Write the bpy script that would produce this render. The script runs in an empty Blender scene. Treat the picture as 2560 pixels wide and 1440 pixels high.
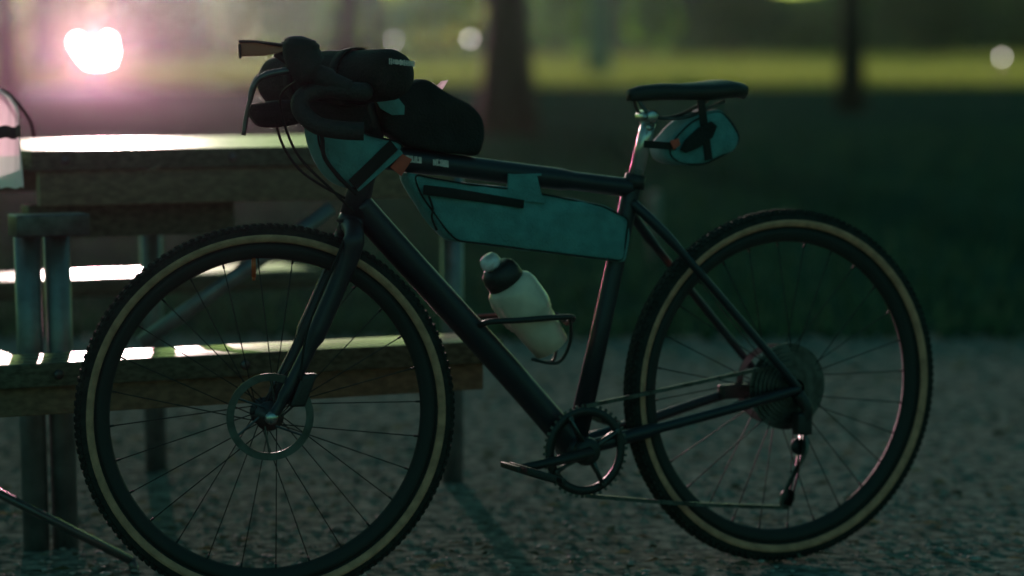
import bpy, bmesh, math, random
from mathutils import Vector as V, Matrix
R = math.radians
random.seed(7)
SC = bpy.context.scene

# ------------------------------------------------------------------ camera
FPX = 7090.0                      # focal length in pixels of the 2560 wide photograph
CAMH = 1.03
PITCH = R(5.0)
cam = bpy.data.cameras.new('camera')
camo = bpy.data.objects.new('camera', cam)
SC.collection.objects.link(camo)
camo.location = (0, 0, CAMH)
camo.rotation_euler = (R(90) - PITCH, 0, 0)
cam.sensor_width = 36.0
cam.lens = FPX / 2560 * 36
cam.clip_start = 0.1
cam.clip_end = 2000
cam.dof.use_dof = True
cam.dof.focus_distance = 5.02
cam.dof.aperture_fstop = 2.1
cam.dof.aperture_blades = 0
SC.camera = camo

# ------------------------------------------------------------------ light
SUN_EL, SUN_AZ = R(5.0), R(-8.3)          # azimuth measured from the view axis, to the left
w = bpy.data.worlds.new('World'); SC.world = w; w.use_nodes = True
nt = w.node_tree; nt.nodes.clear()
sky = nt.nodes.new('ShaderNodeTexSky'); sky.sky_type = 'NISHITA'; sky.sun_disc = False
sky.sun_elevation = SUN_EL; sky.sun_rotation = SUN_AZ
sky.air_density = 1.0; sky.dust_density = 1.0; sky.ozone_density = 2.0
tint = nt.nodes.new('ShaderNodeMix'); tint.data_type = 'RGBA'; tint.blend_type = 'MULTIPLY'
tint.inputs[0].default_value = 1.0
tint.inputs[7].default_value = (0.42, 1.0, 0.74, 1)
bg = nt.nodes.new('ShaderNodeBackground'); bg.inputs[1].default_value = 0.138
wo = nt.nodes.new('ShaderNodeOutputWorld')
nt.links.new(sky.outputs[0], tint.inputs[6]); nt.links.new(tint.outputs[2], bg.inputs[0]); nt.links.new(bg.outputs[0], wo.inputs[0])

sl = bpy.data.lights.new('sun', 'SUN'); sl.energy = 2.7; sl.angle = R(0.6); sl.color = (1.0, 0.72, 0.70)
so = bpy.data.objects.new('sun', sl); SC.collection.objects.link(so)
sdir = V((math.sin(SUN_AZ) * math.cos(SUN_EL), math.cos(SUN_AZ) * math.cos(SUN_EL), math.sin(SUN_EL)))
so.rotation_euler = sdir.to_track_quat('Z', 'Y').to_euler()

SC.view_settings.view_transform = 'Standard'
SC.view_settings.look = 'None'
SC.view_settings.exposure = 0.0
SC.view_settings.gamma = 1.0
SC.render.engine = 'CYCLES'
SC.cycles.use_denoising = True
SC.cycles.volume_bounces = 1
SC.cycles.max_bounces = 6
SC.cycles.transparent_max_bounces = 8
SC.cycles.sample_clamp_indirect = 4

# ------------------------------------------------------------------ helpers
CP = V((0, 0, CAMH))
def ray(px, py):
    rx, dn = px - 1280, py - 720
    f = V((0, math.cos(PITCH), -math.sin(PITCH))); d = V((0, -math.sin(PITCH), -math.cos(PITCH)))
    return f * FPX + V((1, 0, 0)) * rx + d * dn
def PZ(px, py, z):
    r = ray(px, py); return CP + r * ((z - CAMH) / r.z)
def PY(px, py, y):
    r = ray(px, py); return CP + r * (y / r.y)
class Plane:
    def __init__(s, p0, yaw):
        s.p0 = p0; s.u = V((math.cos(yaw), math.sin(yaw), 0)); s.n = V((math.sin(yaw), -math.cos(yaw), 0))
    def __call__(s, px, py, off=0.0):
        r = ray(px, py); p0 = s.p0 + s.n * off
        return CP + r * ((p0 - CP).dot(s.n) / r.dot(s.n))

HUB_F = PZ(667, 1045, .345); HUB_R = PZ(1955, 966, .345)
YAW = math.atan2(HUB_R.y - HUB_F.y, HUB_R.x - HUB_F.x)
BK = Plane(HUB_F.copy(), YAW)                       # the plane of the frame
FK = Plane(BK(900, 450), R(13))                     # the steered plane of the front wheel

def newobj(name, bm, mat, parent=None, smooth=True):
    me = bpy.data.meshes.new(name)
    off = V((0, 0, 0))
    p = parent
    while p is not None:
        off += p.location; p = p.parent
    if off.length:
        for v in bm.verts: v.co -= off
    bmesh.ops.recalc_face_normals(bm, faces=bm.faces)
    bm.to_mesh(me); bm.free()
    if smooth:
        for p in me.polygons: p.use_smooth = True
    o = bpy.data.objects.new(name, me); SC.collection.objects.link(o)
    if mat is not None:
        for m in (mat if isinstance(mat, (list, tuple)) else [mat]): me.materials.append(m)
    if parent is not None: o.parent = parent
    return o
def rebase(o, base):
    base = V(base)
    for v in o.data.vertices: v.co -= base
    o.location = base
    return o
def tag(o, label, cat=None, group=None, kind=None):
    if label: o['label'] = label
    if cat: o['category'] = cat
    if group: o['group'] = group
    if kind: o['kind'] = kind
    return o
def empty(name, loc, label, cat, group=None):
    o = bpy.data.objects.new(name, None); SC.collection.objects.link(o); o.location = loc
    o.empty_display_size = .1
    return tag(o, label, cat, group)
def BM(): return bmesh.new()

def frame_of(d):
    d = d.normalized(); a = V((0, 0, 1)) if abs(d.z) < .9 else V((1, 0, 0))
    x = d.cross(a).normalized(); return x, d.cross(x).normalized()
def tube(bm, pts, rad, seg=12, sq=1.0, cap=True):
    """smooth tube along pts; rad number or list; sq flattens the second axis"""
    n = len(pts); rad = rad if isinstance(rad, (list, tuple)) else [rad] * n
    rings = []; x0 = None
    for i, p in enumerate(pts):
        d = (pts[min(i + 1, n - 1)] - pts[max(i - 1, 0)])
        if x0 is None: x, y = frame_of(d)
        else:
            dn = d.normalized(); x = (x0 - dn * x0.dot(dn)).normalized(); y = dn.cross(x)
        x0 = x
        rings.append([bm.verts.new(p + (x * math.cos(t) + y * math.sin(t) * sq) * rad[i]) for t in [2 * math.pi * k / seg for k in range(seg)]])
    for a, b in zip(rings, rings[1:]):
        for k in range(seg): bm.faces.new((a[k], a[(k + 1) % seg], b[(k + 1) % seg], b[k]))
    if cap:
        bm.faces.new(rings[0][::-1]); bm.faces.new(rings[-1])
def curve(pts, n=8):
    out = []
    P = [pts[0]] + list(pts) + [pts[-1]]
    for i in range(1, len(P) - 2):
        for k in range(n):
            t = k / n; a, b, c, d = P[i - 1], P[i], P[i + 1], P[i + 2]
            out.append(.5 * ((2 * b) + (c - a) * t + (2 * a - 5 * b + 4 * c - d) * t * t + (3 * b - a - 3 * c + d) * t ** 3))
    out.append(pts[-1]); return out
def lathe(bm, c, axis, prof, seg=96, closed=False):
    x, y = frame_of(axis); a = axis.normalized(); rings = []
    for r, h in prof:
        rings.append([bm.verts.new(c + a * h + (x * math.cos(t) + y * math.sin(t)) * r) for t in [2 * math.pi * k / seg for k in range(seg)]])
    prs = list(zip(rings, rings[1:]))
    if closed: prs.append((rings[-1], rings[0]))
    for p, q in prs:
        for k in range(seg): bm.faces.new((p[k], p[(k + 1) % seg], q[(k + 1) % seg], q[k]))
    if not closed:
        if prof[0][0] > 1e-5: bm.faces.new(rings[0][::-1])
        if prof[-1][0] > 1e-5: bm.faces.new(rings[-1])
def box(bm, c, ux, uy, uz, bev=0.0):
    vs = []
    for i in (-1, 1):
        for j in (-1, 1):
            for k in (-1, 1): vs.append(bm.verts.new(c + ux * i + uy * j + uz * k))
    fs = [(0, 1, 3, 2), (4, 6, 7, 5), (0, 4, 5, 1), (2, 3, 7, 6), (0, 2, 6, 4), (1, 5, 7, 3)]
    faces = [bm.faces.new([vs[i] for i in f]) for f in fs]
    if bev:
        es = {e for f in faces for e in f.edges}
        bmesh.ops.bevel(bm, geom=list(es), offset=bev, segments=2, affect='EDGES', profile=.7)
def prism(bm, poly, n, h, bev=0.0):
    """polygon of world points extruded +-h along n"""
    a = [bm.verts.new(p + n * h) for p in poly]; b = [bm.verts.new(p - n * h) for p in poly]
    fs = [bm.faces.new(a), bm.faces.new(b[::-1])]
    k = len(poly)
    for i in range(k): fs.append(bm.faces.new((a[i], b[i], b[(i + 1) % k], a[(i + 1) % k])))
    if bev:
        es = {e for f in fs for e in f.edges}
        bmesh.ops.bevel(bm, geom=list(es), offset=bev, segments=3, affect='EDGES', profile=.6)
def densify(poly, step):
    out = []
    for i, p in enumerate(poly):
        q = poly[(i + 1) % len(poly)]; k = max(1, int((q - p).length / step))
        out += [p.lerp(q, j / k) for j in range(k)]
    return out
def smooth_poly(poly, it=2):
    for _ in range(it):
        n = len(poly); poly = [(poly[i - 1] + poly[i] * 2 + poly[(i + 1) % n]) / 4 for i in range(n)]
    return poly
def pillow(bm, poly, n, w, ctr=None, rnd=2, amp=.003, seed=0):
    """stuffed bag: flat sides that bulge, rounded rim, creased cloth"""
    rg = random.Random(seed)
    poly = smooth_poly(densify(poly, .008), rnd)
    c = ctr or sum(poly, V((0, 0, 0))) / len(poly)
    prof = [(.86, -1.0), (.95, -.93), (.99, -.75), (1.0, -.4), (1.0, 0), (1.0, .4), (.99, .75), (.95, .93), (.86, 1.0), (.7, 1.07), (.5, 1.12), (.25, 1.15)]
    prof = [(.25, -1.15), (.5, -1.12), (.7, -1.07)] + prof
    ph = [rg.uniform(0, 6.28) for _ in range(6)]
    def wr(p, k):
        q = p * 40
        return amp * (math.sin(q.x + q.z * .7 + ph[0]) + .7 * math.sin(q.z * 1.7 - q.x * .6 + ph[1]) + .5 * math.sin(q.x * 2.9 + q.z * 2.1 + ph[2] + k))
    rings = []
    for s, h in prof:
        ring = []
        for p in poly:
            q = c + (p - c) * s
            off = h * w
            q2 = q + n * off
            if abs(h) > .3: q2 = q2 + n * wr(q, 0) * (1 if h > 0 else -1)
            q2 = q2 + (p - c).normalized() * wr(q, 1) * .5 * (1 if abs(h) < .9 else 0)
            ring.append(bm.verts.new(q2))
        rings.append(ring)
    m = len(poly)
    for a, b in zip(rings, rings[1:]):
        for k in range(m): bm.faces.new((a[k], a[(k + 1) % m], b[(k + 1) % m], b[k]))
    for ring, h in ((rings[0], -1.16), (rings[-1], 1.16)):
        cv = bm.verts.new(c + n * w * h)
        for k in range(m): bm.faces.new((ring[k], ring[(k + 1) % m], cv))

# ------------------------------------------------------------------ materials
def mat(name, col, rough=.6, metal=0, var=.0, scale=20, bump=0, bscale=None, spec=.5, sheen=0, trans=0, coat=0, col2=None, stretch=None, detail=6):
    m = bpy.data.materials.new(name); m.use_nodes = True
    t = m.node_tree; b = t.nodes['Principled BSDF']
    b.inputs['Base Color'].default_value = (*col, 1); b.inputs['Roughness'].default_value = rough
    b.inputs['Metallic'].default_value = metal
    b.inputs['Specular IOR Level'].default_value = spec
    if sheen: b.inputs['Sheen Weight'].default_value = sheen
    if trans: b.inputs['Transmission Weight'].default_value = trans
    if coat: b.inputs['Coat Weight'].default_value = coat
    tc = t.nodes.new('ShaderNodeTexCoord'); mp = t.nodes.new('ShaderNodeMapping')
    t.links.new(tc.outputs['Object'], mp.inputs[0])
    if stretch: mp.inputs['Scale'].default_value = stretch
    if var or col2:
        nz = t.nodes.new('ShaderNodeTexNoise'); nz.inputs['Scale'].default_value = scale; nz.inputs['Detail'].default_value = detail
        t.links.new(mp.outputs[0], nz.inputs[0])
        rp = t.nodes.new('ShaderNodeValToRGB')
        c2 = col2 or tuple(max(0, c * (1 - var)) for c in col)
        c1 = col if col2 else tuple(min(1, c * (1 + var)) for c in col)
        rp.color_ramp.elements[0].position = .35; rp.color_ramp.elements[1].position = .65
        rp.color_ramp.elements[0].color = (*c2, 1); rp.color_ramp.elements[1].color = (*c1, 1)
        t.links.new(nz.outputs[0], rp.inputs[0]); t.links.new(rp.outputs[0], b.inputs['Base Color'])
        mr = t.nodes.new('ShaderNodeMapRange'); mr.inputs[3].default_value = max(0, rough - .12); mr.inputs[4].default_value = min(1, rough + .12)
        t.links.new(nz.outputs[0], mr.inputs[0]); t.links.new(mr.outputs[0], b.inputs['Roughness'])
    if bump:
        n2 = t.nodes.new('ShaderNodeTexNoise'); n2.inputs['Scale'].default_value = bscale or scale * 3; n2.inputs['Detail'].default_value = 8
        t.links.new(mp.outputs[0], n2.inputs[0])
        bp = t.nodes.new('ShaderNodeBump'); bp.inputs['Strength'].default_value = bump; bp.inputs['Distance'].default_value = .01
        t.links.new(n2.outputs[0], bp.inputs['Height']); t.links.new(bp.outputs[0], b.inputs['Normal'])
    return m
def leafmat(name, col, tcol, mix=.5, var=.3):
    m = bpy.data.materials.new(name); m.use_nodes = True; t = m.node_tree; t.nodes.clear()
    d = t.nodes.new('ShaderNodeBsdfDiffuse'); tr = t.nodes.new('ShaderNodeBsdfTranslucent'); mx = t.nodes.new('ShaderNodeMixShader'); o = t.nodes.new('ShaderNodeOutputMaterial')
    g = t.nodes.new('ShaderNodeNewGeometry')
    for nd, c in ((d, col), (tr, tcol)):
        rp = t.nodes.new('ShaderNodeValToRGB'); rp.color_ramp.elements[0].color = (*[x * (1 - var) for x in c], 1); rp.color_ramp.elements[1].color = (*[min(1, x * (1 + var)) for x in c], 1)
        t.links.new(g.outputs['Random Per Island'], rp.inputs[0]); t.links.new(rp.outputs[0], nd.inputs[0])
    mx.inputs[0].default_value = mix
    t.links.new(d.outputs[0], mx.inputs[1]); t.links.new(tr.outputs[0], mx.inputs[2]); t.links.new(mx.outputs[0], o.inputs[0])
    return m
def emit(name, col, s):
    m = bpy.data.materials.new(name); m.use_nodes = True; t = m.node_tree; t.nodes.clear()
    e = t.nodes.new('ShaderNodeEmission'); e.inputs[0].default_value = (*col, 1); e.inputs[1].default_value = s
    o = t.nodes.new('ShaderNodeOutputMaterial'); t.links.new(e.outputs[0], o.inputs[0]); return m

M_teal = mat('teal_canvas', (.11, .29, .29), .85, var=.16, scale=30, bump=.5, bscale=260, spec=.25, sheen=.15)
M_black = mat('black_canvas', (.014, .02, .018), .8, var=.25, scale=25, bump=.4, bscale=220, spec=.25)
M_web = mat('black_webbing', (.012, .016, .014), .75, bump=.3, bscale=500, spec=.3)
M_red = mat('red_tag', (.70, .09, .055), .7, var=.15, scale=40)
M_frame = mat('black_paint', (.012, .018, .024), .42, spec=.5, var=.2, scale=8, bump=.05, bscale=300)
M_tape = mat('bar_tape', (.014, .02, .017), .7, var=.2, scale=40, bump=.4, bscale=160)
M_tyre = mat('tyre_rubber', (.018, .022, .019), .85, var=.35, scale=60, bump=.4, bscale=200, spec=.3)
M_tan = mat('tan_sidewall', (.58, .27, .17), .75, var=.2, scale=45, bump=.3, bscale=250, spec=.25)
M_rim = mat('rim_black', (.014, .018, .016), .72, var=.2, scale=30)
M_steel = mat('worn_steel', (.42, .43, .42), .28, metal=1, var=.2, scale=40)
M_dsteel = mat('dark_steel', (.10, .11, .11), .42, metal=.9, var=.3, scale=40)
M_plast = mat('black_plastic', (.015, .018, .017), .5, bump=.15, bscale=200)
M_rubber = mat('hood_rubber', (.016, .021, .018), .75, bump=.3, bscale=240)
M_saddle = mat('saddle_cover', (.016, .018, .016), .55, var=.2, scale=30, bump=.15, bscale=300)
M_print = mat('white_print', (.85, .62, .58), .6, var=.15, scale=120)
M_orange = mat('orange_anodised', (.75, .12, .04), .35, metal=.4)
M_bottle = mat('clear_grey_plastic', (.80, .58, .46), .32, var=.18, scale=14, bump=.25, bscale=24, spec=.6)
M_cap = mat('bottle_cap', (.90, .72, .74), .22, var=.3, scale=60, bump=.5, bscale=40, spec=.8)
M_straw = mat('dry_note', (.62, .48, .28), .7, var=.2, scale=40)
M_translucent = None
M_wood = mat('weathered_wood', (.09, .095, .065), .28, var=.35, scale=10, bump=.12, bscale=30, stretch=(1.2, 12, 12), spec=.05)
M_wood2 = mat('brown_board', (.17, .12, .07), .5, var=.3, scale=8, bump=.3, bscale=30, stretch=(1.2, 12, 12), spec=.4)
M_pipe = mat('galvanised_pipe', (.17, .20, .20), .42, metal=.6, var=.25, scale=20, bump=.1, bscale=80)
M_gravel = mat('gravel_path', (.30, .32, .27), .95, col2=(.08, .10, .085), scale=26, bump=1, bscale=90, spec=0, detail=10)
M_stone = mat('gravel_stones', (.26, .27, .24), .85, var=.5, scale=30, bump=.4, spec=.05)
M_lawn = mat('shade_toned_lawn', (.022, .080, .052), .95, col2=(.010, .040, .028), scale=3, bump=1, bscale=40, spec=0, detail=10)  # the lawn's shade is put into this dark colour
M_meadow = mat('sunlight_toned_meadow', (.62, .56, .16), .95, col2=(.42, .44, .12), scale=.08, bump=.6, bscale=3, spec=0)  # sunlight on the strip is put into this pale colour
M_bark = mat('bark', (.040, .036, .026), .95, var=.4, scale=10, bump=1, bscale=25, stretch=(3, 3, .6), spec=.15)
M_barkp = mat('pale_bark', (.30, .30, .24), .9, var=.3, scale=10, bump=.8, bscale=25, stretch=(3, 3, .6), spec=.15)
M_translucent = leafmat('white_translucent_plastic', (.85, .78, .80), (.97, .90, .93), .75, .02)
M_gum = leafmat('pale_map_card', (.5, .32, .22), (.5, .32, .2), .5, .05)
L_wood = leafmat('far_wood_leaves', (.025, .070, .022), (.05, .16, .02), .5, .5)
L_dark = leafmat('dark_leaves', (.020, .065, .038), (.012, .050, .022), .3)
L_mid = leafmat('mid_leaves', (.09, .18, .05), (.30, .58, .10), .65)
L_field = leafmat('meadow_blades', (.22, .24, .04), (.25, .31, .07), .8)
L_bright = leafmat('backlit_leaves', (.34, .42, .05), (.80, .95, .10), .6)
L_pale = leafmat('pale_leaves', (.30, .28, .12), (.90, .90, .35), .8)
L_litter = leafmat('leaf_litter', (.14, .14, .10), (.10, .12, .06), .2, .6)

# ------------------------------------------------------------------ setting: ground, path, meadow
def sheet(name, x0, x1, y0, y1, z, m, nx=1, ny=1, amp=0, label=None):
    bm = BM(); g = {}
    for i in range(nx + 1):
        for j in range(ny + 1):
            x = x0 + (x1 - x0) * i / nx; y = y0 + (y1 - y0) * j / ny
            g[i, j] = bm.verts.new((x, y, z + amp * (math.sin(x * 3.1 + y * 1.7) + math.sin(y * 4.3 - x * 2.2) + random.uniform(-.5, .5)) / 2))
    for i in range(nx):
        for j in range(ny): bm.faces.new((g[i, j], g[i + 1, j], g[i + 1, j + 1], g[i, j + 1]))
    o = newobj(name, bm, m); o['kind'] = 'structure'; return o
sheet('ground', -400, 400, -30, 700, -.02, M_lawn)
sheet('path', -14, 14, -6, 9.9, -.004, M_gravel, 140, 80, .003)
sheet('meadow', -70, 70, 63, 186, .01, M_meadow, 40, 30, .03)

_b = bmesh.new(); bmesh.ops.create_icosphere(_b, subdivisions=1, radius=1); _b.verts.index_update()
ICO_V = [v.co.copy() for v in _b.verts]; ICO_F = [[v.index for v in f.verts] for f in _b.faces]; _b.free()
bm = BM()                         # loose gravel in front and beside the bicycle
for k in range(5200):
    y = 4.6 + 5.2 * random.random() ** 1.5; x = random.uniform(-.22, .22) * y
    s = random.uniform(.003, .010) * (1.4 if random.random() < .12 else 1)
    q = Matrix.Translation((x, y, s * .25)) @ Matrix.Rotation(random.uniform(0, 3), 4, 'Z') @ Matrix.Diagonal((s * random.uniform(.8, 1.5), s, s * .35, 1))
    vs = [bm.verts.new(q @ (v * random.uniform(.8, 1.1))) for v in ICO_V]
    for f in ICO_F: bm.faces.new([vs[i] for i in f])
o = newobj('gravel', bm, M_stone, smooth=False); tag(o, 'loose grey stones scattered over the gravel path', None, kind='stuff')
bm = BM()                         # leaf litter
for k in range(1500):
    y = 4.9 + 6 * random.random(); x = random.uniform(-.22, .22) * y; s = random.uniform(.010, .028)
    q = Matrix.Translation((x, y, .008 + random.random() * .008)) @ Matrix.Rotation(random.uniform(0, 6.28), 4, 'Z') @ Matrix.Rotation(random.uniform(-.6, .6), 4, 'X')
    vs = [bm.verts.new(q @ V(p)) for p in ((-s, 0, 0), (-.2 * s, -.45 * s, s * .15), (s, 0, 0), (-.2 * s, .45 * s, s * .15))]
    bm.faces.new(vs)
o = newobj('leaf_litter', bm, L_litter, smooth=False); tag(o, 'dry fallen leaves lying over the gravel path', None, kind='stuff')
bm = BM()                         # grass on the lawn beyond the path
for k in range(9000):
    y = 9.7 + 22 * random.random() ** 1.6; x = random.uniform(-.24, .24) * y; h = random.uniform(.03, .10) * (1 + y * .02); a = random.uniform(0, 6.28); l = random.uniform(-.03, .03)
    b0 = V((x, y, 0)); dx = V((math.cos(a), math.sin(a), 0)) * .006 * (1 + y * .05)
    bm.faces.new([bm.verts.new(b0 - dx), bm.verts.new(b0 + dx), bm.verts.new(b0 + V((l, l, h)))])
o = newobj('grass', bm, L_dark, smooth=False); tag(o, 'short dark grass on the shade-coloured lawn beyond the path', None, kind='stuff')

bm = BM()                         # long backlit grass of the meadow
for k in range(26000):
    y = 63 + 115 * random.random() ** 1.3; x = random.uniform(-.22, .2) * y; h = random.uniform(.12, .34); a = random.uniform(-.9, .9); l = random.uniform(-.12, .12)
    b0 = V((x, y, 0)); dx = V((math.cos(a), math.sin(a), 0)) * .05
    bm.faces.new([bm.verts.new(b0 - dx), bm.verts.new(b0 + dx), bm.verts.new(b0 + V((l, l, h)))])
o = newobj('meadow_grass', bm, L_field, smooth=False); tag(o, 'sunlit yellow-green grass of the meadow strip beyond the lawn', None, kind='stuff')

# ------------------------------------------------------------------ trees and shrubs
def leaves(bm, c, rad, n, s, rg, hollow=.35, flat=1.0):
    cl = []
    for k in range(max(6, n // 60)):
        d = V((rg.gauss(0, 1), rg.gauss(0, 1), rg.gauss(0, 1))).normalized()
        r = rg.uniform(hollow, .95); cl.append((V((d.x * rad[0] * r, d.y * rad[1] * r, d.z * rad[2] * r)), rg.uniform(.18, .38)))
    for k in range(n):
        cc, cr = rg.choice(cl)
        d = V((rg.gauss(0, 1), rg.gauss(0, 1), rg.gauss(0, 1))).normalized() * rg.random() ** .5 * cr
        p = c + cc + V((d.x * rad[0], d.y * rad[1], d.z * rad[2] * flat))
        a = V((rg.gauss(0, 1), rg.gauss(0, 1), rg.gauss(0, .6))).normalized(); b = a.cross(V((rg.gauss(0, 1), rg.gauss(0, 1), rg.gauss(0, 1)))).normalized()
        q = s * rg.uniform(.6, 1.4)
        bm.faces.new([bm.verts.new(p - a * q), bm.verts.new(p + b * q * .45), bm.verts.new(p + a * q), bm.verts.new(p - b * q * .45)])
def tree(name, label, x, y, r, h, lm, bark=M_bark, lean=0, crown_r=2.2, n=2200, group='trees beyond the picnic table', seed=1, s=.09, crown_z=None):
    rg = random.Random(seed)
    root = empty(name, (x, y, 0), label, 'tree', group)
    bm = BM(); top = V((x + lean * h, y, h)); base = V((x, y, -.05))
    pts = [base.lerp(top, t) + V((math.sin(t * 5 + seed) * r * .35, 0, 0)) * t for t in [i / 10 for i in range(11)]]
    tube(bm, pts, [r * (1.45 if i == 0 else 1.12 if i == 1 else 1 - .55 * i / 10) for i in range(11)], 16)
    for k in range(7):
        a = k * 2.4 + seed; t = .55 + .06 * k; p = base.lerp(top, t); e = p + V((math.cos(a), math.sin(a), rg.uniform(.5, .9))) * crown_r * rg.uniform(.5, .8)
        tube(bm, [p, p.lerp(e, .5) + V((0, 0, .1)), e], [r * .35, r * .2, r * .06], 8)
    newobj('trunk', bm, bark, root)
    bm = BM(); cz = crown_z or h + crown_r * .15
    leaves(bm, V((x + lean * h, y, cz)), (crown_r, crown_r, crown_r * .72), n, s, rg)
    newobj('crown', bm, lm, root, smooth=False)
    return root
def at_y(px, Y): return (px - 1280) / FPX * Y
tree('tree', 'thick dark tree trunk standing right of the handlebar, nearest of the trees', at_y(1270, 31.5), 31.5, .25, 7.5, L_dark, crown_r=2.6, n=3200, seed=3)
tree('tree', 'dark trunk rising behind the front of the handlebar bag', at_y(872, 58), 58, .25, 9, L_dark, crown_r=3, n=2200, seed=5, s=.14)
tree('tree', 'slim dark trunk just right of the trunk behind the handlebar bag', at_y(938, 66), 66, .13, 8, L_dark, crown_r=2.4, n=1500, seed=6, s=.14)
tree('tree', 'dark trunk cutting across the sunlit meadow strip at right', at_y(2125, 42), 42, .17, 8, L_dark, crown_r=2.4, n=1800, seed=8, s=.12)
tree('tree', 'grey trunk at the far left edge beside the light', at_y(18, 45), 45, .17, 8, L_mid, crown_r=2.3, n=1500, seed=9, s=.12)
tree('tree', 'slim pale trunk between the thick trunk and the saddle', at_y(1497, 75), 75, .26, 9, L_mid, bark=M_barkp, crown_r=2.6, n=1500, seed=11, s=.14)
tree('tree', 'pale trunk behind and above the bright light at left', at_y(112, 90), 90, .32, 9, L_mid, bark=M_barkp, crown_r=2.8, n=1400, seed=12, s=.15)

def shrub(label, px, Y, rx, z, rz, lm, n=900, s=.2, seed=1):
    rg = random.Random(seed); x = at_y(px, Y)
    root = empty('shrub', (x, Y, 0), label, 'shrub', 'shrubs along the meadow edge')
    bm = BM()
    for k in range(6):
        a = k * 1.05; tube(bm, [V((x, Y, -.03)), V((x + math.cos(a) * rx * .3, Y + math.sin(a) * rx * .3, z * .6)), V((x + math.cos(a) * rx * .6, Y + math.sin(a) * rx * .5, z + rz * .5))], [.07, .045, .012], 6)
    newobj('stem', bm, M_bark, root)
    bm = BM(); leaves(bm, V((x, Y, z)), (rx, rx * .7, rz), n, s, rg, .2)
    newobj('foliage', bm, lm, root, smooth=False)
EY = 158
for i, (lab, px, Y, rx, z, rz, lm, n) in enumerate([
    ('bright yellow-green shrub above the meadow between handlebar and thick trunk', 1095, EY, 2.7, 3.0, 2.6, L_bright, 1500),
    ('pale cream shrub left of the handlebar bag', 585, EY, 1.1, 2.6, 2.8, L_pale, 900),
    ('mid green shrub behind the hoods of the handlebar', 720, EY + 2, 3.4, 3.2, 2.8, L_mid, 1500),
    ('low green shrub right above the black roll bag', 985, EY - 8, 1.4, 1.9, 1.6, L_mid, 700),
    ('greyish shrub left of the bright light', 150, EY, 2.8, 3, 3, L_pale, 1100),
    ('dark shrub right of the bright light', 420, EY, 3.0, 2.8, 2.6, L_dark, 1300),
    ('green shrub just right of the thick trunk', 1400, EY, 1.8, 2.8, 2.6, L_mid, 900),
    ('tall green shrub above the saddle', 1620, EY, 1.4, 2.7, 2.7, L_mid, 900),
    ('dark wide shrub right of the green shrub above the saddle', 1830, EY + 3, 4.0, 2.8, 2.8, L_dark, 1500),
    ('dark shrub above the right end of the meadow strip', 2320, EY, 4.5, 2.6, 2.8, L_dark, 1500)]):
    shrub(lab, px, Y, rx, z, rz, lm, n * 2, .30, 20 + i)
bm = BM(); rg = random.Random(77)        # the wood closing the view
for k in range(28000):
    x = rg.uniform(-62, 62); z = rg.uniform(0, 7) * (.85 + .15 * math.sin(x * .2)) + .3 * math.sin(x * .35) * math.sin(x * .13 + 1); y = 242 + rg.uniform(-4, 6); q = rg.uniform(.35, .9)
    a = V((rg.gauss(0, 1), rg.gauss(0, .4), rg.gauss(0, 1))).normalized(); b = a.cross(V((0, 1, 0))).normalized()
    p = V((x, y, z)); bm.faces.new([bm.verts.new(p - a * q), bm.verts.new(p + b * q * .6), bm.verts.new(p + a * q), bm.verts.new(p - b * q * .6)])
o = newobj('woodland', bm, L_wood, smooth=False); tag(o, 'far dark wood closing the view behind the meadow', None, kind='stuff')

# ------------------------------------------------------------------ the bright light and small added glow dots
LY = 61.0
M_glow = emit('lamp_glow', (1.0, .86, .93), 900)
M_dim = emit('dot_glow', (1.0, .92, .80), 13)
pos = [(193, 106), (270, 103), (206, 128), (274, 128), (222, 148), (244, 152), (270, 147)]
c = PY(238, 130, LY)
root = empty('floodlight', (c.x, c.y, 0), 'blinding pinkish white light low at left, a cluster of glowing round lenses', 'light')
bm = BM(); tube(bm, [V((c.x, c.y + .06, -.05)), V((c.x, c.y + .06, c.z - .05))], [.05, .035], 14); newobj('post', bm, M_dsteel, root)
bm = BM(); box(bm, c + V((0, .05, 0)), V((.42, 0, 0)), V((0, .03, 0)), V((0, 0, .27)), .01); newobj('housing', bm, M_dsteel, root)
for p in pos:
    q = PY(p[0], p[1], LY)
    bm = BM(); lathe(bm, q + V((0, .02, 0)), V((0, -1, 0)), [(.024, 0), (.024, .012), (.014, .018), (.0001, .02)], 18)
    l = newobj('lens', bm, M_glow, root)
pl = bpy.data.lights.new('lamp_light', 'SPOT'); pl.energy = 62000; pl.color = (1.0, .24, .46); pl.shadow_soft_size = .08; pl.spot_size = R(56); pl.spot_blend = .9
plo = bpy.data.objects.new('lamp_light', pl); SC.collection.objects.link(plo); plo.parent = root; plo.location = V((0, -.12, c.z)); plo.rotation_euler = (R(90), 0, R(180))

def glow_dot(px, py, Y, label, r=.05):  # far blurred dots of light, built as added glowing globes on posts
    q = PY(px, py, Y); root = empty('glow_dot', (q.x, q.y, 0), label, 'glow', 'small glow dots added far behind the bicycle')
    bm = BM(); tube(bm, [V((q.x, q.y, -.03)), V((q.x, q.y, q.z - r))], r * .45, 10); newobj('post', bm, M_dsteel, root)
    bm = BM(); lathe(bm, q, V((0, 0, 1)), [(r * math.sin(a) + .0001, -r * math.cos(a)) for a in [math.pi * i / 8 for i in range(9)]], 16); newobj('globe', bm, M_dim, root)
    bm = BM(); lathe(bm, q + V((0, 0, r)), V((0, 0, 1)), [(r * 1.2, -.006), (r * 1.2, 0), (r * .3, .02)], 16); newobj('cap', bm, M_dsteel, root)
glow_dot(1175, 97, 48, 'small dim glow dot added beside the left edge of the thick trunk', .028)
glow_dot(985, 100, 52, 'fainter glow dot added just above the black roll bag', .022)
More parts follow.
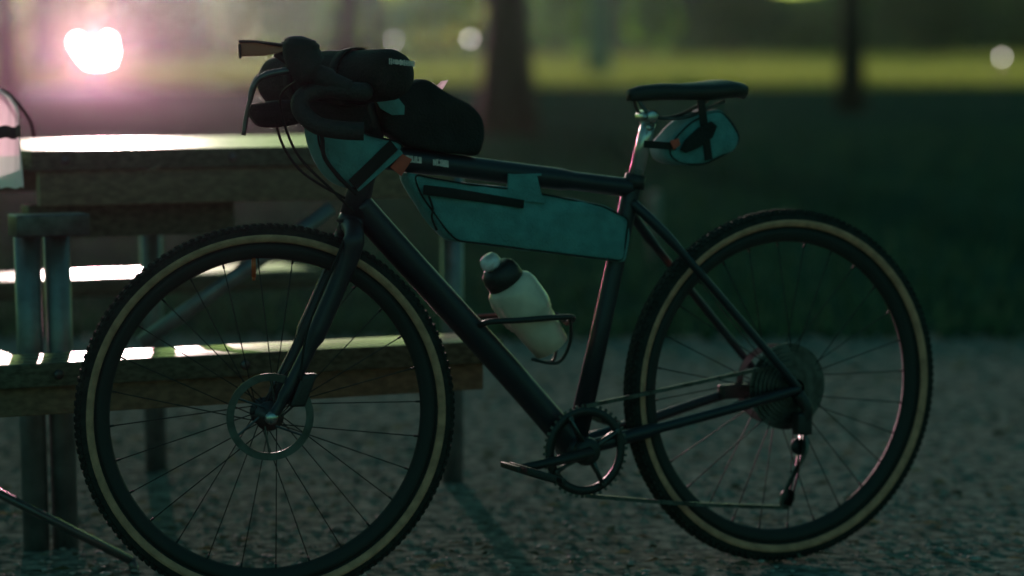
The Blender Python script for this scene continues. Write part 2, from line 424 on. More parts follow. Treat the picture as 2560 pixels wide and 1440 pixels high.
glow_dot(2505, 142, 44, 'small dim glow dot added at the right end of the meadow strip', .024)

q0 = PZ(1637, 652, 0)                      # short pale post beyond the bicycle
bm = BM(); tube(bm, [V((q0.x, q0.y, -.03)), V((q0.x, q0.y, .30)), V((q0.x, q0.y, .325))], [.030, .026, .018], 14)
o = rebase(newobj('marker_post', bm, mat('pale_post', (.22, .20, .17), .8, var=.3, scale=12, bump=.3)), (q0.x, q0.y, 0)); tag(o, 'short pale marker post on the lawn behind the saddle', 'post')

# ------------------------------------------------------------------ picnic table
U = BK.u; W = -BK.n                         # along the table, and away from the camera
def plank(bm, a, length, depth, th, bev=.004):
    """a: near left top corner"""
    box(bm, a + U * length / 2 + W * depth / 2 - V((0, 0, th / 2)), U * length / 2, W * depth / 2, V((0, 0, th / 2)), bev)
tA = PZ(300, 374, .80)                       # near edge of the top
bA = PZ(300, 899, .43); fA = PZ(300, 692, .43)
tL, tR = -.19, .80
tbase = tA.copy(); tbase.z = 0
T = empty('picnic_table', (tbase.x, tbase.y, 0), 'weathered wooden picnic table with two benches and pipe legs behind the front wheel', 'table')
bm = BM()
for k in range(5): plank(bm, tA + U * tL + W * (.142 * k), tR - tL, .134, .042)
newobj('tabletop', bm, M_wood, T)
bm = BM(); plank(bm, tA + U * (tL + .02) + W * .012 - V((0, 0, .0425)), tR - tL - .04, .03, .075, .003)
plank(bm, tA + U * (tL + .02) + W * .64 - V((0, 0, .0425)), tR - tL - .04, .03, .075, .003); newobj('apron', bm, M_wood2, T)
bm = BM(); plank(bm, tA + U * (tL + .02) + W * .10 - V((0, 0, .120)), .46, .06, .07, .003); newobj('support_beam', bm, M_wood, T)
bm = BM(); plank(bm, bA + U * -1.0, 1.80, .17, .045); newobj('bench', bm, M_wood, T)
bm = BM(); plank(bm, bA + U * -.97 + W * .03 - V((0, 0, .046)), 1.74, .03, .055, .003); newobj('bench_rail', bm, M_wood2, T)
bm = BM(); plank(bm, fA + U * -1.2, 1.75, .26, .05, .02); newobj('bench', bm, M_wood, T)
for nm, a0, zz in (('bolt', bA, -.022), ('bolt', tA, -.02)):
    for uu in (-.12, .25, .62):
        bm = BM(); lathe(bm, a0 + U * uu + V((0, 0, zz)), -W, [(.0095, 0), (.0095, .003), (.006, .0055), (.0001, .006)], 14); newobj(nm, bm, M_dsteel, T)
def at_leg(px, Y): return V((at_y(px, Y) , Y, 0))
for (px, Y) in ((84, 5.70), (158, 5.72)):
    b = at_leg(px, Y); bm = BM(); tube(bm, [b + V((-.005, 0, -.01)), b + V((-.012, 0, .4)), b + V((-.016, 0, .655))], .0265, 18); newobj('leg', bm, M_pipe, T)
b = at_leg(372, 6.75); bm = BM(); tube(bm, [b + V((.01, 0, -.01)), b + V((0, 0, .755))], .026, 18); newobj('leg', bm, M_pipe, T)
b = at_leg(1130, 6.6); bm = BM(); tube(bm, [b + V((0, 0, -.01)), b + V((0, 0, .755))], .026, 18); newobj('leg', bm, M_pipe, T)
bm = BM(); q = PY(352, 858, 6.0); r_ = PY(830, 520, 6.12); tube(bm, [q, q.lerp(r_, .5), r_], .0165, 12); newobj('diagonal_brace', bm, M_pipe, T)
bm = BM(); cc = PY(122, 955, 5.63); box(bm, cc, U * .062, W * .03, V((0, 0, .047)), .004); cc2 = cc + W * .5
box(bm, cc + W * .62 , V((.02, 0, 0)), W * .60, V((0, 0, .02)), .003); newobj('cross_beam', bm, M_wood, T)
bm = BM(); c1 = PY(122, 562, 5.66); box(bm, c1, U * .075, W * .035, V((0, 0, .022)), .004); newobj('bracket', bm, M_dsteel, T)
for (px, py, Y) in ((305, 880, 5.42), (97, 680, 5.66)):
    pass
# slanted foot bar near the ground
p1 = PY(-180, 1142, 5.45); p2 = PY(328, 1402, 5.45)
bm = BM(); d = (p2 - p1); tube(bm, [p1, p1.lerp(p2, .5), p2], .009, 10)
tube(bm, [p2, V((p2.x + .01, p2.y + .02, -.02))], [.009, .009], 10)
tube(bm, [p1, V((p1.x, p1.y + .02, .22))], [.009, .009], 10)
newobj('ground_bar', bm, mat('painted_bar', (.05, .05, .05), .25, var=.1, scale=30, spec=.8), T)

# white bottle-like object, shaped as one open sheet to let sunlight glow through
wc = PY(-28, 345, 5.66)
root = empty('white_shell', (wc.x, wc.y, wc.z - .10), 'white bottle-like object with a dark band at the left end of the table, an open sheet shaped to glow in the sun', 'object')
def half(prof, m, name, th, a0=-20, a1=200):
    bm = BM(); rings = []
    for r, h in prof:
        rings.append([bm.verts.new(wc + V((math.cos(t), -math.sin(t) * .8, 0)) * r * (1 + .018 * math.sin(t * 17 + h * 30)) + V((0, 0, h + .002 * math.sin(t * 9)))) for t in [R(a0 + (a1 - a0) * k / 60) for k in range(61)]])
    for p, q in zip(rings, rings[1:]):
        for k in range(60): bm.faces.new((p[k], p[k + 1], q[k + 1], q[k]))
    return newobj(name, bm, m, root)
half([(.066, -.098), (.0665, -.09), (.064, -.05), (.0612, 0), (.060, .03), (.0605, .050), (.056, .066), (.044, .084), (.026, .096), (.003, .099)], M_translucent, 'sheet', .001)
half([(.0625, .000), (.0630, .003), (.0630, .022), (.0622, .0245)], M_plast, 'band', .001)
bm = BM(); tube(bm, curve([wc + V((.0, .0, .098)), wc + V((.02, .12, .085)), wc + V((.03, .3, .03)), wc + V((.03, .36, -.01))]), .004, 6); newobj('strap', bm, M_web, root)

# leaf stuck to the table edge
lc = [PY(352, 437, 5.80), PY(368, 424, 5.79), PY(385, 416, 5.79), PY(402, 412, 5.80), PY(395, 425, 5.80), PY(378, 432, 5.81)]
bm = BM(); prism(bm, lc, V((0, -1, 0)), .0008)
o = rebase(newobj('fallen_leaf', bm, leafmat('dry_leaf', (.3, .26, .2), (.4, .3, .2), .4)), lc[0]); tag(o, 'small dry curled leaf caught on the front of the table edge', 'leaf')

# ------------------------------------------------------------------ bicycle
bbase = V((HUB_F.x, HUB_F.y, 0)).lerp(V((HUB_R.x, HUB_R.y, 0)), .5)
BI = empty('bicycle', bbase, 'dark gravel bicycle with tan tyre sidewalls and drop bars leaning at the table', 'bicycle')
def wheel(c, axis, rotor_side, seed, cassette=False):
    wr = newobj('wheel', (lambda b: (lathe(b, c, axis, [(.3135, -.013), (.3135, .013), (.304, .0135), (.290, .008), (.286, 0), (.290, -.008), (.304, -.0135)], 120, closed=True), b)[1])(BM()), M_rim, BI)
    a = axis.normalized(); x, y = frame_of(a)
    for s in (-1, 1):
        bm = BM(); lathe(bm, c, axis, [(.3165, s * .0165), (.3200, s * .0190), (.3250, s * .0212), (.3305, s * .0218), (.3310, s * .0200), (.3170, s * .0140)], 120, closed=True)
        newobj('sidewall', bm, M_tan, wr)
    bm = BM(); prof = [(.3338, -.0216), (.3400, -.0195), (.3455, -.0140), (.3480, -.006), (.3485, 0), (.3480, .006), (.3455, .0140), (.3400, .0195), (.3312, .0217), (.3280, .018), (.3165, .0155), (.3130, .0125), (.3130, -.0125), (.3165, -.0155), (.3280, -.018), (.3312, -.0217)]
    lathe(bm, c, axis, prof, 120, closed=True)
    for k in range(150):
        for lat in (-.017, -.0085, 0, .0085, .017):
            if lat == 0 and k % 2: continue
            t = 2 * math.pi * (k + (.5 if abs(lat) > .01 else 0)) / 150; d = x * math.cos(t) + y * math.sin(t); e = -x * math.sin(t) + y * math.cos(t)
            rr = .3487 - (abs(lat) / .0216) ** 2.2 * .008
            box(bm, c + d * rr + a * lat, d * .0022, e * .0042, a * .0028)
    newobj('tread', bm, M_tyre, wr, smooth=False)
    bm = BM()
    for k in range(28):
        t = 2 * math.pi * k / 28 + .05; s = 1 if k % 2 else -1; tw = .55 * (1 if (k // 2) % 2 else -1)
        p = c + (x * math.cos(t) + y * math.sin(t)) * .292; q = c + (x * math.cos(t + tw) + y * math.sin(t + tw)) * .024 + a * s * .03
        tube(bm, [p, q], .0011, 5)
        tube(bm, [p, p.lerp(q, .05)], .0021, 6)
    newobj('spokes', bm, M_rim, wr)
    bm = BM(); lathe(bm, c, axis, [(.006, -.055), (.010, -.052), (.011, -.045), (.027, -.034), (.027, -.030), (.012, -.024), (.012, .024), (.027, .030), (.027, .034), (.011, .045), (.010, .052), (.006, .055)], 32)
    newobj('hub', bm, M_dsteel, wr)
    bm = BM(); h = rotor_side * .043
    lathe(bm, c, axis, [(.066, h - .0009), (.080, h - .0009), (.080, h + .0009), (.066, h + .0009)], 72, closed=True)
    for k in range(6):
        t = k * math.pi / 3; p = c + a * h + (x * math.cos(t) + y * math.sin(t)) * .020; q = c + a * h + (x * math.cos(t + .5) + y * math.sin(t + .5)) * .067; tube(bm, [p, q], .0022, 6)
    newobj('brake_rotor', bm, M_dsteel, wr, smooth=False)
    return wr
# the front contact sits on the ground too
hf = FK(667, 1045); hf = FK(667, 1045 + (hf.z - .347) * 1385)
wf = wheel(hf, FK.n, 1, 1)
hr = BK(1955, 966); hr = BK(1955, 966 + (hr.z - .347) * 1270)
wrr = wheel(hr, BK.n, -1, 2)
bm = BM(); vp = hf + V((0, 0, .292)); lean = FK.u * -.022
tube(bm, [vp + lean, vp + lean - V((0, 0, .040))], .0042, 10); tube(bm, [vp + lean - V((0, 0, .040)), vp + lean - V((0, 0, .046))], .003, 8); newobj('valve', bm, M_orange, wf)

def B(px, py, off=0): return BK(px, py, off)
def F(px, py, off=0): return FK(px, py, off)
BBp = B(1437, 1120); ST = B(1580, 470); HT = B(926, 372); HB = B(884, 540)
bm = BM()
tube(bm, [B(929, 360), B(905, 455), HB], [.0235, .0225, .026], 20)
tube(bm, curve([B(926, 388), B(1100, 410), B(1400, 448), ST]), [.023] * 8 + [.021] * 9 + [.018] * 8, 20)
tube(bm, curve([B(892, 508), B(1000, 630), B(1250, 905), BBp]), .0265, 20)
tube(bm, [BBp, B(1510, 790), ST, B(1588, 440)], [.021, .018, .0175, .0175], 18)
lathe(bm, BBp, BK.n, [(.020, -.038), (.026, -.036), (.026, .036), (.020, .038)], 28)
for s in (-1, 1):
    tube(bm, curve([B(1572, 505) + BK.n * s * .012, B(1650, 598) + BK.n * s * .045, hr.lerp(B(1650, 598), .3) + BK.n * s * .062, hr + BK.n * s * .064]), [.010] * 9 + [.008] * 16, 12)
    tube(bm, curve([BBp + BK.n * s * .022, BBp.lerp(hr, .3) + BK.n * s * .038, BBp.lerp(hr, .7) + BK.n * s * .06, hr + BK.n * s * .064]), [.014] * 9 + [.010] * 16, 12)
newobj('frame', bm, M_frame, BI)
for (a, b_) in (((1010, 1052), 8), ((1085, 1120), 7)):                  # white lettering on the top tube
    bm = BM()
    for k in range(b_ + 1):
        px = a[0] + (a[1] - a[0]) * k / b_; py = 396 + (px - 1010) * .13
        p = B(px + random.uniform(-2, 2), py, .0235); box(bm, p, BK.u * random.uniform(.0011, .0022), BK.n * .0008, V((0, 0, random.uniform(.004, .0065))))
        if k < b_: box(bm, B(px + (a[1] - a[0]) / b_ / 2, py + (-6 if k % 2 else 5), .0235), BK.u * .003, BK.n * .0008, V((0, 0, .0018)))
    newobj('lettering', bm, M_print, BI, smooth=False)
# fork
bm = BM(); CR = B(874, 572)
tube(bm, [HB, B(874, 566)], [.024, .027], 18)
for s in (-1, 1):
    tube(bm, curve([CR + FK.n * s * .010 + V((0, 0, .008)), CR + FK.n * s * .050 - V((0, 0, .012)), F(852, 660) + FK.n * s * .050, F(776, 835) + FK.n * s * .052, F(700, 985) + FK.n * s * .054, hf + FK.n * s * .056]), [.018] * 9 + [.0195] * 8 + [.018] * 8 + [.013] * 8 + [.010] * 8, 16)
newobj('fork', bm, M_frame, BI)
bm = BM(); cp = F(745, 965) + FK.n * .060; box(bm, cp, (FK.u * .4 + V((0, 0, 1))).normalized() * .032, FK.u * .014, FK.n * .013, .005); newobj('brake_caliper', bm, M_plast, BI)
bm = BM(); cp = BK(1868, 985) - BK.n * .05; box(bm, cp, BK.u * .032, V((0, 0, .014)), BK.n * .012, .005); newobj('brake_caliper', bm, M_plast, BI)
bm = BM(); lathe(bm, hf + FK.n * .056, FK.n, [(.012, 0), (.012, .008), (.007, .012), (.0001, .012)], 18); newobj('axle', bm, M_steel, BI)
# cockpit
Cb = F(905, 225); CK = Plane(Cb, R(5)); fw = -CK.u; up = V((0, 0, 1)); nn = CK.n
bm = BM(); tube(bm, [B(929, 360), B(935, 335)], .019, 16); tube(bm, [B(934, 344), Cb.lerp(B(934, 344), .5), Cb], [.020, .017, .019], 16); lathe(bm, Cb, nn, [(.018, -.024), (.021, -.022), (.021, .022), (.018, .024)], 20); newobj('stem', bm, M_plast, BI)
bm = BM(); side = {}
for s in (-1, 1):
    base = Cb + nn * s * .205
    pts = [Cb + nn * s * .0, Cb + nn * s * .09, Cb + nn * s * .18 + fw * .004, base + fw * .03 + up * .002, base + fw * .075 + up * .006, base + fw * .112 - up * .010 + nn * s * .004, base + fw * .112 - up * .035 + nn * s * .012, base + fw * .085 - up * .058 + nn * s * .022, base + fw * .045 - up * .066 + nn * s * .026, base + fw * .005 - up * .068 + nn * s * .028]
    tube(bm, curve(pts, 6), .0165, 14)
newobj('handlebar', bm, M_tape, BI)
for s in (-1, 1):
    base = Cb + nn * s * .207
    bm = BM(); tube(bm, curve([base + fw * .03 + up * .006, base + fw * .065 + up * .022, base + fw * .095 + up * .036, base + fw * .112 + up * .066, base + fw * .113 + up * .088, base + fw * .112 + up * .098], 5), [.016] * 5 + [.020] * 5 + [.034] * 5 + [.033] * 5 + [.027] * 2 + [.022, .016, .008, .002], 14)
    hd = newobj('brake_hood', bm, M_rubber, BI)
    bm = BM(); tube(bm, curve([base + fw * .12 + up * .04, base + fw * .185 + up * .025, base + fw * .205 - up * .02, base + fw * .215 - up * .075], 5), [.010] * 5 + [.008] * 5 + [.006] * 6, 10, sq=.7)
    newobj('brake_lever', bm, M_dsteel, hd)
# pale computer mount reaching forward from the bars
bm = BM(); prism(bm, [CK(x, y, .03) for x, y in ((600, 104), (640, 106), (722, 121), (700, 131), (660, 139), (603, 141))], nn, .018, .003)
cm = newobj('bike_computer', bm, M_gum, BI)
bm = BM(); prism(bm, [CK(x, y, .03) for x, y in ((597, 100), (640, 101), (700, 108), (745, 110), (745, 118), (700, 117), (640, 107), (597, 107))], nn, .022, .002)
prism(bm, [CK(x, y, .03) for x, y in ((596, 110), (603, 110), (604, 146), (598, 146))], nn, .022, .002)
newobj('bezel', bm, M_plast, cm)
bm = BM(); tube(bm, [CK(690, 132, .03), CK(730, 160, .02), CK(850, 215, .01)], .008, 8); newobj('mount', bm, M_plast, cm)
# cables
bm = BM()
tube(bm, curve([Cb + nn * .19 + fw * .12 + up * .02, F(700, 250, .06), F(740, 380, .05), F(835, 480, .045), B(885, 530, .03)]), .0025, 8)
tube(bm, curve([Cb - nn * .19 + fw * .12 + up * .02, F(690, 300, -.05), F(745, 420, -.03), B(870, 500, .0)]), .0025, 8)
tube(bm, curve([B(880, 560, .035), F(835, 660, .075), F(770, 820, .076), F(750, 950, .074)]), .0023, 8)
newobj('brake_cable', bm, M_web, BI)
# seatpost and saddle
bm = BM(); tube(bm, [B(1586, 452), B(1612, 345), B(1622, 305)], .0145, 18); newobj('seatpost', bm, mat('polished_post', (.60, .55, .52), .25, metal=.8, var=.1, scale=30), BI)
bm = BM(); tube(bm, [B(1583, 470), B(1590, 438)], .0205, 18); newobj('seat_clamp', bm, M_plast, BI)
SD = empty_pts = None
def saddle():
    bm = BM(); L = [(1572, 236, .012, .020), (1600, 230, .022, .026), (1650, 226, .030, .028), (1700, 226, .045, .028), (1750, 224, .062, .030), (1800, 218, .072, .030), (1828, 220, .068, .026), (1838, 232, .045, .018)]
    rings = []
    for px, py, hw, dz in L:
        c = B(px, py); ring = []
        for k in range(16):
            t = 2 * math.pi * k / 16; yy = math.cos(t); zz = math.sin(t)
            ring.append(bm.verts.new(c + BK.n * hw * (abs(yy) ** .8) * (1 if yy > 0 else -1) + V((0, 0, (zz * dz * .5 if zz > 0 else zz * dz * (.35 + .8 * abs(yy)))))))
        rings.append(ring)
    for a, b in zip(rings, rings[1:]):
        for k in range(16): bm.faces.new((a[k], a[(k + 1) % 16], b[(k + 1) % 16], b[k]))
    bm.faces.new(rings[0]); bm.faces.new(rings[-1][::-1]); return bm
sdl = newobj('saddle', saddle(), M_saddle, BI)
bm = BM()
for s in (-1, 1): tube(bm, curve([B(1590, 250) + BK.n * s * .008, B(1620, 290) + BK.n * s * .022, B(1700, 292) + BK.n * s * .022, B(1790, 252) + BK.n * s * .032]), .0036, 8)
newobj('saddle_rail', bm, M_dsteel, sdl)
bm = BM(); lathe(bm, B(1617, 292), BK.n, [(.010, -.026), (.013, -.024), (.013, .024), (.010, .026)], 16)
for (px, py) in ((1612, 292), (1623, 320)): lathe(bm, B(px, py, .028), BK.n, [(.006, 0), (.006, .003), (.0001, .004)], 12)
newobj('saddle_clamp', bm, M_steel, BI)
# drivetrain (far side of the bicycle carries the rotor, the near side the chain)
nb = BK.n
cr = newobj('crankset', (lambda b: (lathe(b, BBp + nb * .045, nb, [(.010, .020), (.022, .019), (.026, .012), (.028, .004), (.020, -.004)], 48), b)[1])(BM()), M_plast, BI)
bm = BM()
for k in range(42):
    t = 2 * math.pi * k / 42; x, y = frame_of(nb); d = x * math.cos(t) + y * math.sin(t); e = -x * math.sin(t) + y * math.cos(t)
    box(bm, BBp + nb * .045 + d * .087, d * .003, e * .0028, nb * .0012)
newobj('chainring_teeth', bm, M_dsteel, cr, smooth=False)
bm = BM(); lathe(bm, BBp + nb * .045, nb, [(.068, -.002), (.0675, .002), (.084, .002), (.085, -.002)], 72, closed=True); newobj('chainring', bm, M_plast, cr)
bm = BM()
for k in range(4):
    x, y = frame_of(nb); t = k * math.pi / 2 + .5; d = x * math.cos(t) + y * math.sin(t)
    tube(bm, [BBp + nb * .050 + d * .018, BBp + nb * .050 + d * .050, BBp + nb * .0485 + d * .074], [.013, .008, .009], 10, sq=.5)
    lathe(bm, BBp + nb * .050 + d * .073, nb, [(.0055, 0), (.0055, .006), (.003, .0065), (.0001, .005)], 12)
newobj('spider', bm, M_dsteel, cr)
pa = B(1300, 1172, .075); pb = B(1574, 1068, -.06)
bm = BM(); tube(bm, [BBp + nb * .066, BBp.lerp(pa, .5) + nb * .036, pa], [.015, .012, .011], 14, sq=.75); newobj('crank_arm', bm, M_plast, cr)
bm = BM(); tube(bm, [BBp - nb * .05, BBp.lerp(pb, .5) - nb * .035, pb], [.015, .012, .011], 14, sq=.75); newobj('crank_arm', bm, M_plast, cr)
for q, s in ((pa, 1), (pb, -1)):
    bm = BM(); cq = q + nb * s * .055; box(bm, cq, BK.u * .030 + V((0, 0, -.010)), V((0, 0, .008)), nb * .040, .004)
    box(bm, cq + BK.u * .046 + V((0, 0, -.014)), BK.u * .004, V((0, 0, .005)), nb * .036, .002); box(bm, cq - BK.u * .046 + V((0, 0, .014)), BK.u * .004, V((0, 0, .005)), nb * .036, .002)
    tube(bm, [q, cq], .007, 10); newobj('pedal', bm, M_plast, cr)
bm = BM()
for i, r in enumerate((.086, .078, .070, .062, .055, .048, .041, .035, .030, .026)):
    lathe(bm, hr + nb * (.020 + i * .0038), nb, [(.018, -.0009), (r, -.0009), (r, .0009), (.018, .0009)], 48, closed=True)
newobj('cassette', bm, M_dsteel, BI, smooth=False)
bm = BM(); dj = hr + nb * .058 + V((0, 0, -.07)) + BK.u * .012; j1 = dj + V((0, 0, -.055)) + BK.u * -.006 ; j2 = dj + V((0, 0, -.145)) + BK.u * -.03
tube(bm, curve([hr + nb * .06 + V((0, 0, -.01)), hr + nb * .066 + V((0, 0, -.04)) + BK.u * .018, dj], 5), .012, 12)
box(bm, dj, BK.u * .016, V((0, 0, .022)), nb * .014, .006)
rd = newobj('rear_derailleur', bm, M_plast, BI)
for s in (-1, 1):
    bm = BM(); tube(bm, [dj + V((0, 0, -.022)) + nb * s * .007, (dj + j2) / 2 + V((0, 0, -.01)) + nb * s * .007 + BK.u * .006, j2 + V((0, 0, -.016)) + nb * s * .007], [.016, .010, .014], 12, sq=.12)
    newobj('derailleur_cage', bm, M_plast, rd)
for j in (j1 + V((0, 0, .01)), j2):
    bm = BM(); lathe(bm, j + nb * -.004, nb, [(.004, -.004), (.0165, -.0015), (.0165, .0015), (.004, .004)], 24); newobj('jockey_wheel', bm, M_plast, rd)
def chain(pts):
    bm = BM(); L = 0; pts = curve(pts, 10)
    for a, b in zip(pts, pts[1:]):
        n_ = max(1, round((b - a).length / .0127)); d = (b - a) / n_
        for k in range(n_):
            c = a + d * (k + .5); box(bm, c + nb * (.003 if k % 2 else .0015), d * .5, d.normalized().cross(nb) * .0038, nb * .0012); box(bm, c - nb * (.003 if k % 2 else .0015), d * .5, d.normalized().cross(nb) * .0038, nb * .0012)
    return bm
newobj('chain', chain([BBp + nb * .045 + V((0, 0, .086)), (BBp + hr) / 2 + nb * .042 + V((0, 0, .068)), hr + nb * .036 + V((0, 0, .05))]), M_dsteel, BI, smooth=False)
newobj('chain', chain([hr + nb * .036 + V((0, 0, -.05)) + BK.u * .012, j1 + V((0, 0, .01)) + BK.u * .017, (j1 + j2) / 2 - BK.u * .002, j2 - BK.u * .016 - V((0, 0, .008)), j2 - V((0, 0, .018))]), M_dsteel, BI, smooth=False)
newobj('chain', chain([BBp + nb * .045 - V((0, 0, .086)), (BBp + nb * .045 - V((0, 0, .086))).lerp(j2 - V((0, 0, .02)), .5) - V((0, 0, .004)), j2 - V((0, 0, .02))]), M_dsteel, BI, smooth=False)
# bottle cage
bm = BM(); ax = (B(1360, 860) - B(1250, 690)).normalized(); side_ = nb.cross(ax).normalized()
bc0 = B(1262, 690); 
for s in (-1, 1):
    tube(bm, curve([B(1180, 820) + nb * s * .01, B(1200, 800) + nb * s * .04, B(1262, 795) + nb * s * .052, B(1398, 787) + nb * s * .046, B(1418, 808), ], 6), .0055, 8)
    tube(bm, curve([B(1398, 787) + nb * s * .046, B(1408, 850) + nb * s * .03, B(1388, 905) + nb * s * .012, B(1330, 898)], 6), .0032, 8)
newobj('bottle_cage', bm, M_plast, BI)

# ------------------------------------------------------------------ water bottle in the cage
wb0 = B(1240, 668); wb1 = B(1378, 866); axd = (wb1 - wb0).normalized(); Lb = (wb1 - wb0).length
root = empty('water_bottle', wb1, 'pale grey squeezable water bottle in the cage on the down tube', 'bottle')
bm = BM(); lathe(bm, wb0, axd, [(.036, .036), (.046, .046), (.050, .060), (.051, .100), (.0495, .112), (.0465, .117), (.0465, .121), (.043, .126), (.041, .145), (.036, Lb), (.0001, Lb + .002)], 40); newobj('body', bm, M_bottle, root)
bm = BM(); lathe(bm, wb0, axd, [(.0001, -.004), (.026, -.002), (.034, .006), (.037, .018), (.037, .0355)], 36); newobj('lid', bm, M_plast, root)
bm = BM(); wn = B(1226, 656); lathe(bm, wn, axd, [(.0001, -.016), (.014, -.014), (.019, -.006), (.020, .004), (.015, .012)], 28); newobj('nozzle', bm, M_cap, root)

# ------------------------------------------------------------------ bags
def poly(pl, pts, off=0): return [pl(x, y, off) for x, y in pts]
def strap(bm, pl, a, b, wd, off, th=.0015):
    p, q = pl(*a, off), pl(*b, off); d = (q - p); w_ = d.normalized().cross(pl.n) * wd / 2
    box(bm, (p + q) / 2, d / 2, w_, pl.n * th, .0008)
# frame bag
fb = poly(BK, [(1008, 428), (1060, 440), (1150, 455), (1262, 468), (1352, 482), (1500, 512), (1568, 545), (1560, 600), (1552, 655), (1450, 643), (1330, 628), (1205, 612), (1118, 602), (1092, 575), (1060, 530), (1030, 490), (1012, 450)])
fbc = B(1300, 545)
root = empty('frame_bag', fbc, 'long teal canvas frame bag hanging under the top tube', 'bag')
bm = BM(); pillow(bm, fb, BK.n, .026, fbc, 2, .0028, 4); newobj('body', bm, M_teal, root)
bm = BM(); _p = smooth_poly(densify(fb, .008), 2); _c = sum(_p, V((0, 0, 0))) / len(_p); tube(bm, [_c + (p - _c) * .955 + BK.n * .0265 for p in _p] + [_c + (_p[0] - _c) * .955 + BK.n * .0265], .0017, 6); newobj('edge_piping', bm, M_web, root)
bm = BM(); prism(bm, poly(BK, [(1060, 462), (1130, 470), (1310, 500), (1308, 521), (1200, 505), (1058, 486)], .0335), BK.n, .0022, .0008); newobj('zip_flap', bm, M_web, root)
bm = BM(); tube(bm, curve(poly(BK, [(1072, 490), (1082, 520), (1080, 545), (1092, 575)], .0325)), .0022, 6); newobj('piping', bm, M_web, root)
bm = BM(); prism(bm, poly(BK, [(1270, 434), (1342, 440), (1352, 482), (1362, 508), (1268, 500)], .0275), BK.n, .0025, .001)
prism(bm, poly(BK, [(1270, 434), (1342, 440), (1352, 482), (1268, 470)], -.0275), BK.n, .0025, .001)
box(bm, B(1306, 436), BK.u * .026, BK.n * .029, V((0, 0, .002)), .001); newobj('strap', bm, M_teal, root)
bm = BM(); prism(bm, poly(BK, [(975, 418), (1005, 385), (1030, 398), (1003, 440)], .0275), BK.n, .0015, .0006); newobj('tag', bm, M_red, root)
bm = BM(); strap(bm, BK, (1003, 378), (892, 473), .011, .040); newobj('front_strap', bm, M_teal, root)
# handlebar bag
hb = poly(BK, [(770, 318), (800, 302), (858, 306), (905, 335), (985, 352), (1000, 362), (955, 410), (895, 470), (872, 478), (830, 455), (795, 405), (775, 360)])
hbc = B(868, 385)
root = empty('handlebar_bag', hbc, 'rounded teal canvas bag with dark straps hanging in front of the head tube', 'bag')
bm = BM(); pillow(bm, hb, BK.n, .034, hbc, 3, .0025, 9); newobj('body', bm, M_teal, root)
bm = BM(); _p = smooth_poly(densify(hb, .008), 2); _c = sum(_p, V((0, 0, 0))) / len(_p); tube(bm, [_c + (p - _c) * .955 + BK.n * .034 for p in _p] + [_c + (_p[0] - _c) * .955 + BK.n * .034], .0017, 6); newobj('edge_piping', bm, M_web, root)
bm = BM(); tube(bm, curve(poly(BK, [(800, 304), (806, 350), (812, 395), (850, 445), (890, 484)], .041)), .0065, 8, sq=.6); newobj('seam', bm, M_web, root)
bm = BM(); strap(bm, BK, (985, 362), (882, 462), .023, .0425); newobj('strap', bm, M_web, root)
# black roll bag across the bars
n0 = F(985, 186, .16); f0 = F(690, 206, -.16); axr = (n0 - f0)
root = empty('roll_bag', (n0 + f0) / 2, 'black rolled dry bag strapped across the handlebar with white print', 'bag')
bm = BM(); ad = axr.normalized(); Lr = axr.length
lathe(bm, f0, ad, [(.0001, -.020), (.02, -.018), (.038, -.008), (.048, .01), (.051, .04), (.0495, Lr * .3), (.052, Lr * .5), (.048, Lr * .7), (.047, Lr - .04), (.0455, Lr - .01), (.039, Lr + .008), (.022, Lr + .018), (.0001, Lr + .020)], 48)
newobj('body', bm, M_black, root)
for k, t in enumerate((.3, .68)):
    bm = BM(); lathe(bm, f0 + axr * t, ad, [(.0505, -.012), (.0535, -.011), (.0535, .011), (.0505, .012)], 48, closed=True); newobj('strap', bm, M_web, root)
bm = BM()
for k in range(14):
    hh = random.uniform(.003, .0055); p = F(974 + k * 4.6, 153 + k * .5, .200); box(bm, p, FK.u * random.uniform(.0008, .0016), FK.n * .0008, V((0, 0, hh)))
    box(bm, F(976 + k * 4.6, 153 + k * .5 + random.uniform(-5, 5), .200), FK.u * .0016, FK.n * .0008, V((0, 0, .0009)))
newobj('print', bm, M_print, root, smooth=False)
# harness under the roll
hp = poly(FK, [(610, 262), (700, 250), (860, 252), (905, 256), (925, 300), (915, 335), (880, 325), (840, 300), (790, 296), (700, 318), (640, 318)])
root = empty('harness_pouch', F(800, 290), 'flat black pouch hanging under the rolled dry bag', 'bag')
bm = BM(); pillow(bm, hp, FK.n, .03, F(800, 285), 2, .0015, 14); newobj('body', bm, M_black, root)
bm = BM(); strap(bm, FK, (640, 285), (890, 298), .012, .0375); newobj('strap', bm, M_web, root)
# top tube bag
tb = poly(BK, [(945, 235), (1000, 212), (1055, 190), (1085, 215), (1120, 240), (1165, 262), (1192, 288), (1200, 345), (1190, 392), (1080, 378), (1000, 362), (950, 330)])
root = empty('top_tube_bag', B(1070, 390), 'black bag with a teal side panel standing on the top tube behind the stem', 'bag')
bm = BM(); pillow(bm, tb, BK.n, .028, B(1075, 300), 3, .0025, 19); newobj('body', bm, M_black, root)
bm = BM(); prism(bm, smooth_poly(poly(BK, [(932, 250), (946, 234), (975, 226), (992, 240), (1012, 262), (1028, 296), (972, 292), (950, 272)], .0345), 1), BK.n, .0016, .0006); newobj('side_panel', bm, M_teal, root)
bm = BM(); tube(bm, poly(BK, [(962, 224), (963, 248)], .037), .0065, 10); newobj('loop', bm, M_web, root)
bm = BM(); prism(bm, poly(BK, [(1064, 200), (1082, 207), (1092, 215), (1104, 203), (1120, 200), (1110, 216), (1100, 232), (1096, 226), (1074, 214)], .0), BK.n, .002, .0006); newobj('pull_tab', bm, M_translucent, root)
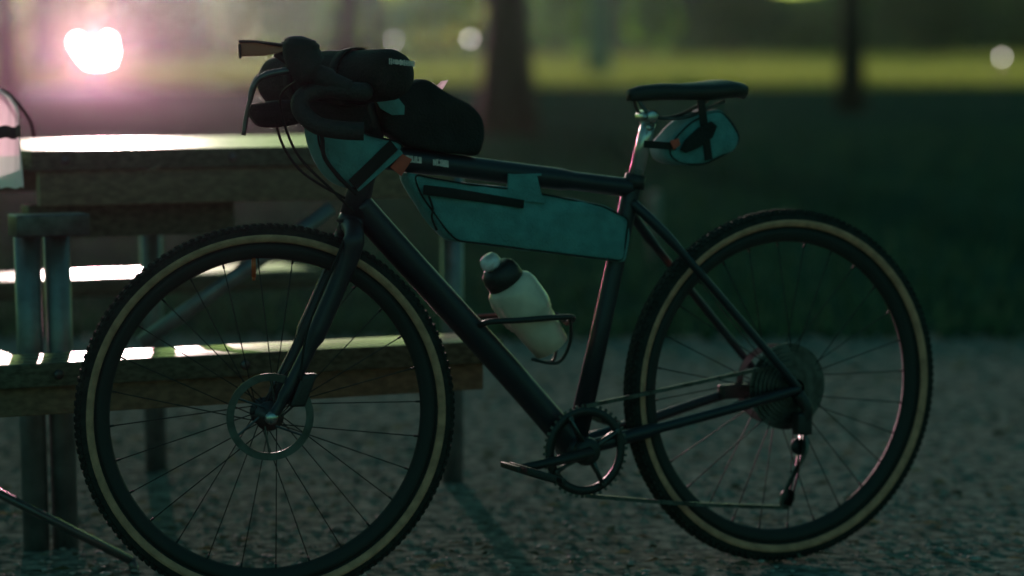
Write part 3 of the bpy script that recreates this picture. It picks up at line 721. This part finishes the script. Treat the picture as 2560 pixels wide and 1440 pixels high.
# saddle bag
sb = poly(BK, [(1640, 372), (1662, 340), (1700, 302), (1735, 285), (1775, 272), (1805, 300), (1828, 340), (1815, 372), (1775, 392), (1735, 412), (1690, 412), (1650, 398)])
root = empty('saddle_bag', B(1735, 290), 'small teal bag with dark side panel strapped under the saddle', 'bag')
bm = BM(); pillow(bm, sb, BK.n, .042, B(1735, 345), 2, .0030, 23); newobj('body', bm, M_teal, root)
bm = BM(); _p = smooth_poly(densify(sb, .008), 2); _c = sum(_p, V((0, 0, 0))) / len(_p); tube(bm, [_c + (p - _c) * .955 + BK.n * .041 for p in _p] + [_c + (_p[0] - _c) * .955 + BK.n * .041], .0017, 6); newobj('edge_piping', bm, M_web, root)
bm = BM(); prism(bm, smooth_poly(poly(BK, [(1705, 352), (1750, 316), (1780, 292), (1800, 312), (1790, 345), (1745, 370), (1712, 390), (1692, 380)], .051), 1), BK.n, .002, .0008); newobj('side_panel', bm, M_black, root)
bm = BM(); prism(bm, poly(BK, [(1675, 352), (1696, 346), (1700, 362), (1684, 374)], .052), BK.n, .0015, .0006); newobj('tag', bm, M_red, root)
bm = BM(); strap(bm, BK, (1752, 250), (1772, 400), .016, .048); strap(bm, BK, (1610, 360), (1690, 366), .014, .046); newobj('strap', bm, M_web, root)

# ------------------------------------------------------------------ haze added for the glow round the bright light
bm = BM(); box(bm, V((0, 140, 8)), V((150, 0, 0)), V((0, 165, 0)), V((0, 0, 9.0)))
hz = newobj('haze', bm, None, smooth=False); hz['kind'] = 'stuff'; hz['label'] = 'thin greenish haze added for the glow round the bright light'
m = bpy.data.materials.new('glow_haze'); m.use_nodes = True; t = m.node_tree; t.nodes.clear()
pv = t.nodes.new('ShaderNodeVolumePrincipled'); pv.inputs['Color'].default_value = (.62, .95, .74, 1); pv.inputs['Density'].default_value = .0001; pv.inputs['Anisotropy'].default_value = .93
oo = t.nodes.new('ShaderNodeOutputMaterial'); t.links.new(pv.outputs[0], oo.inputs['Volume']); hz.data.materials.append(m)
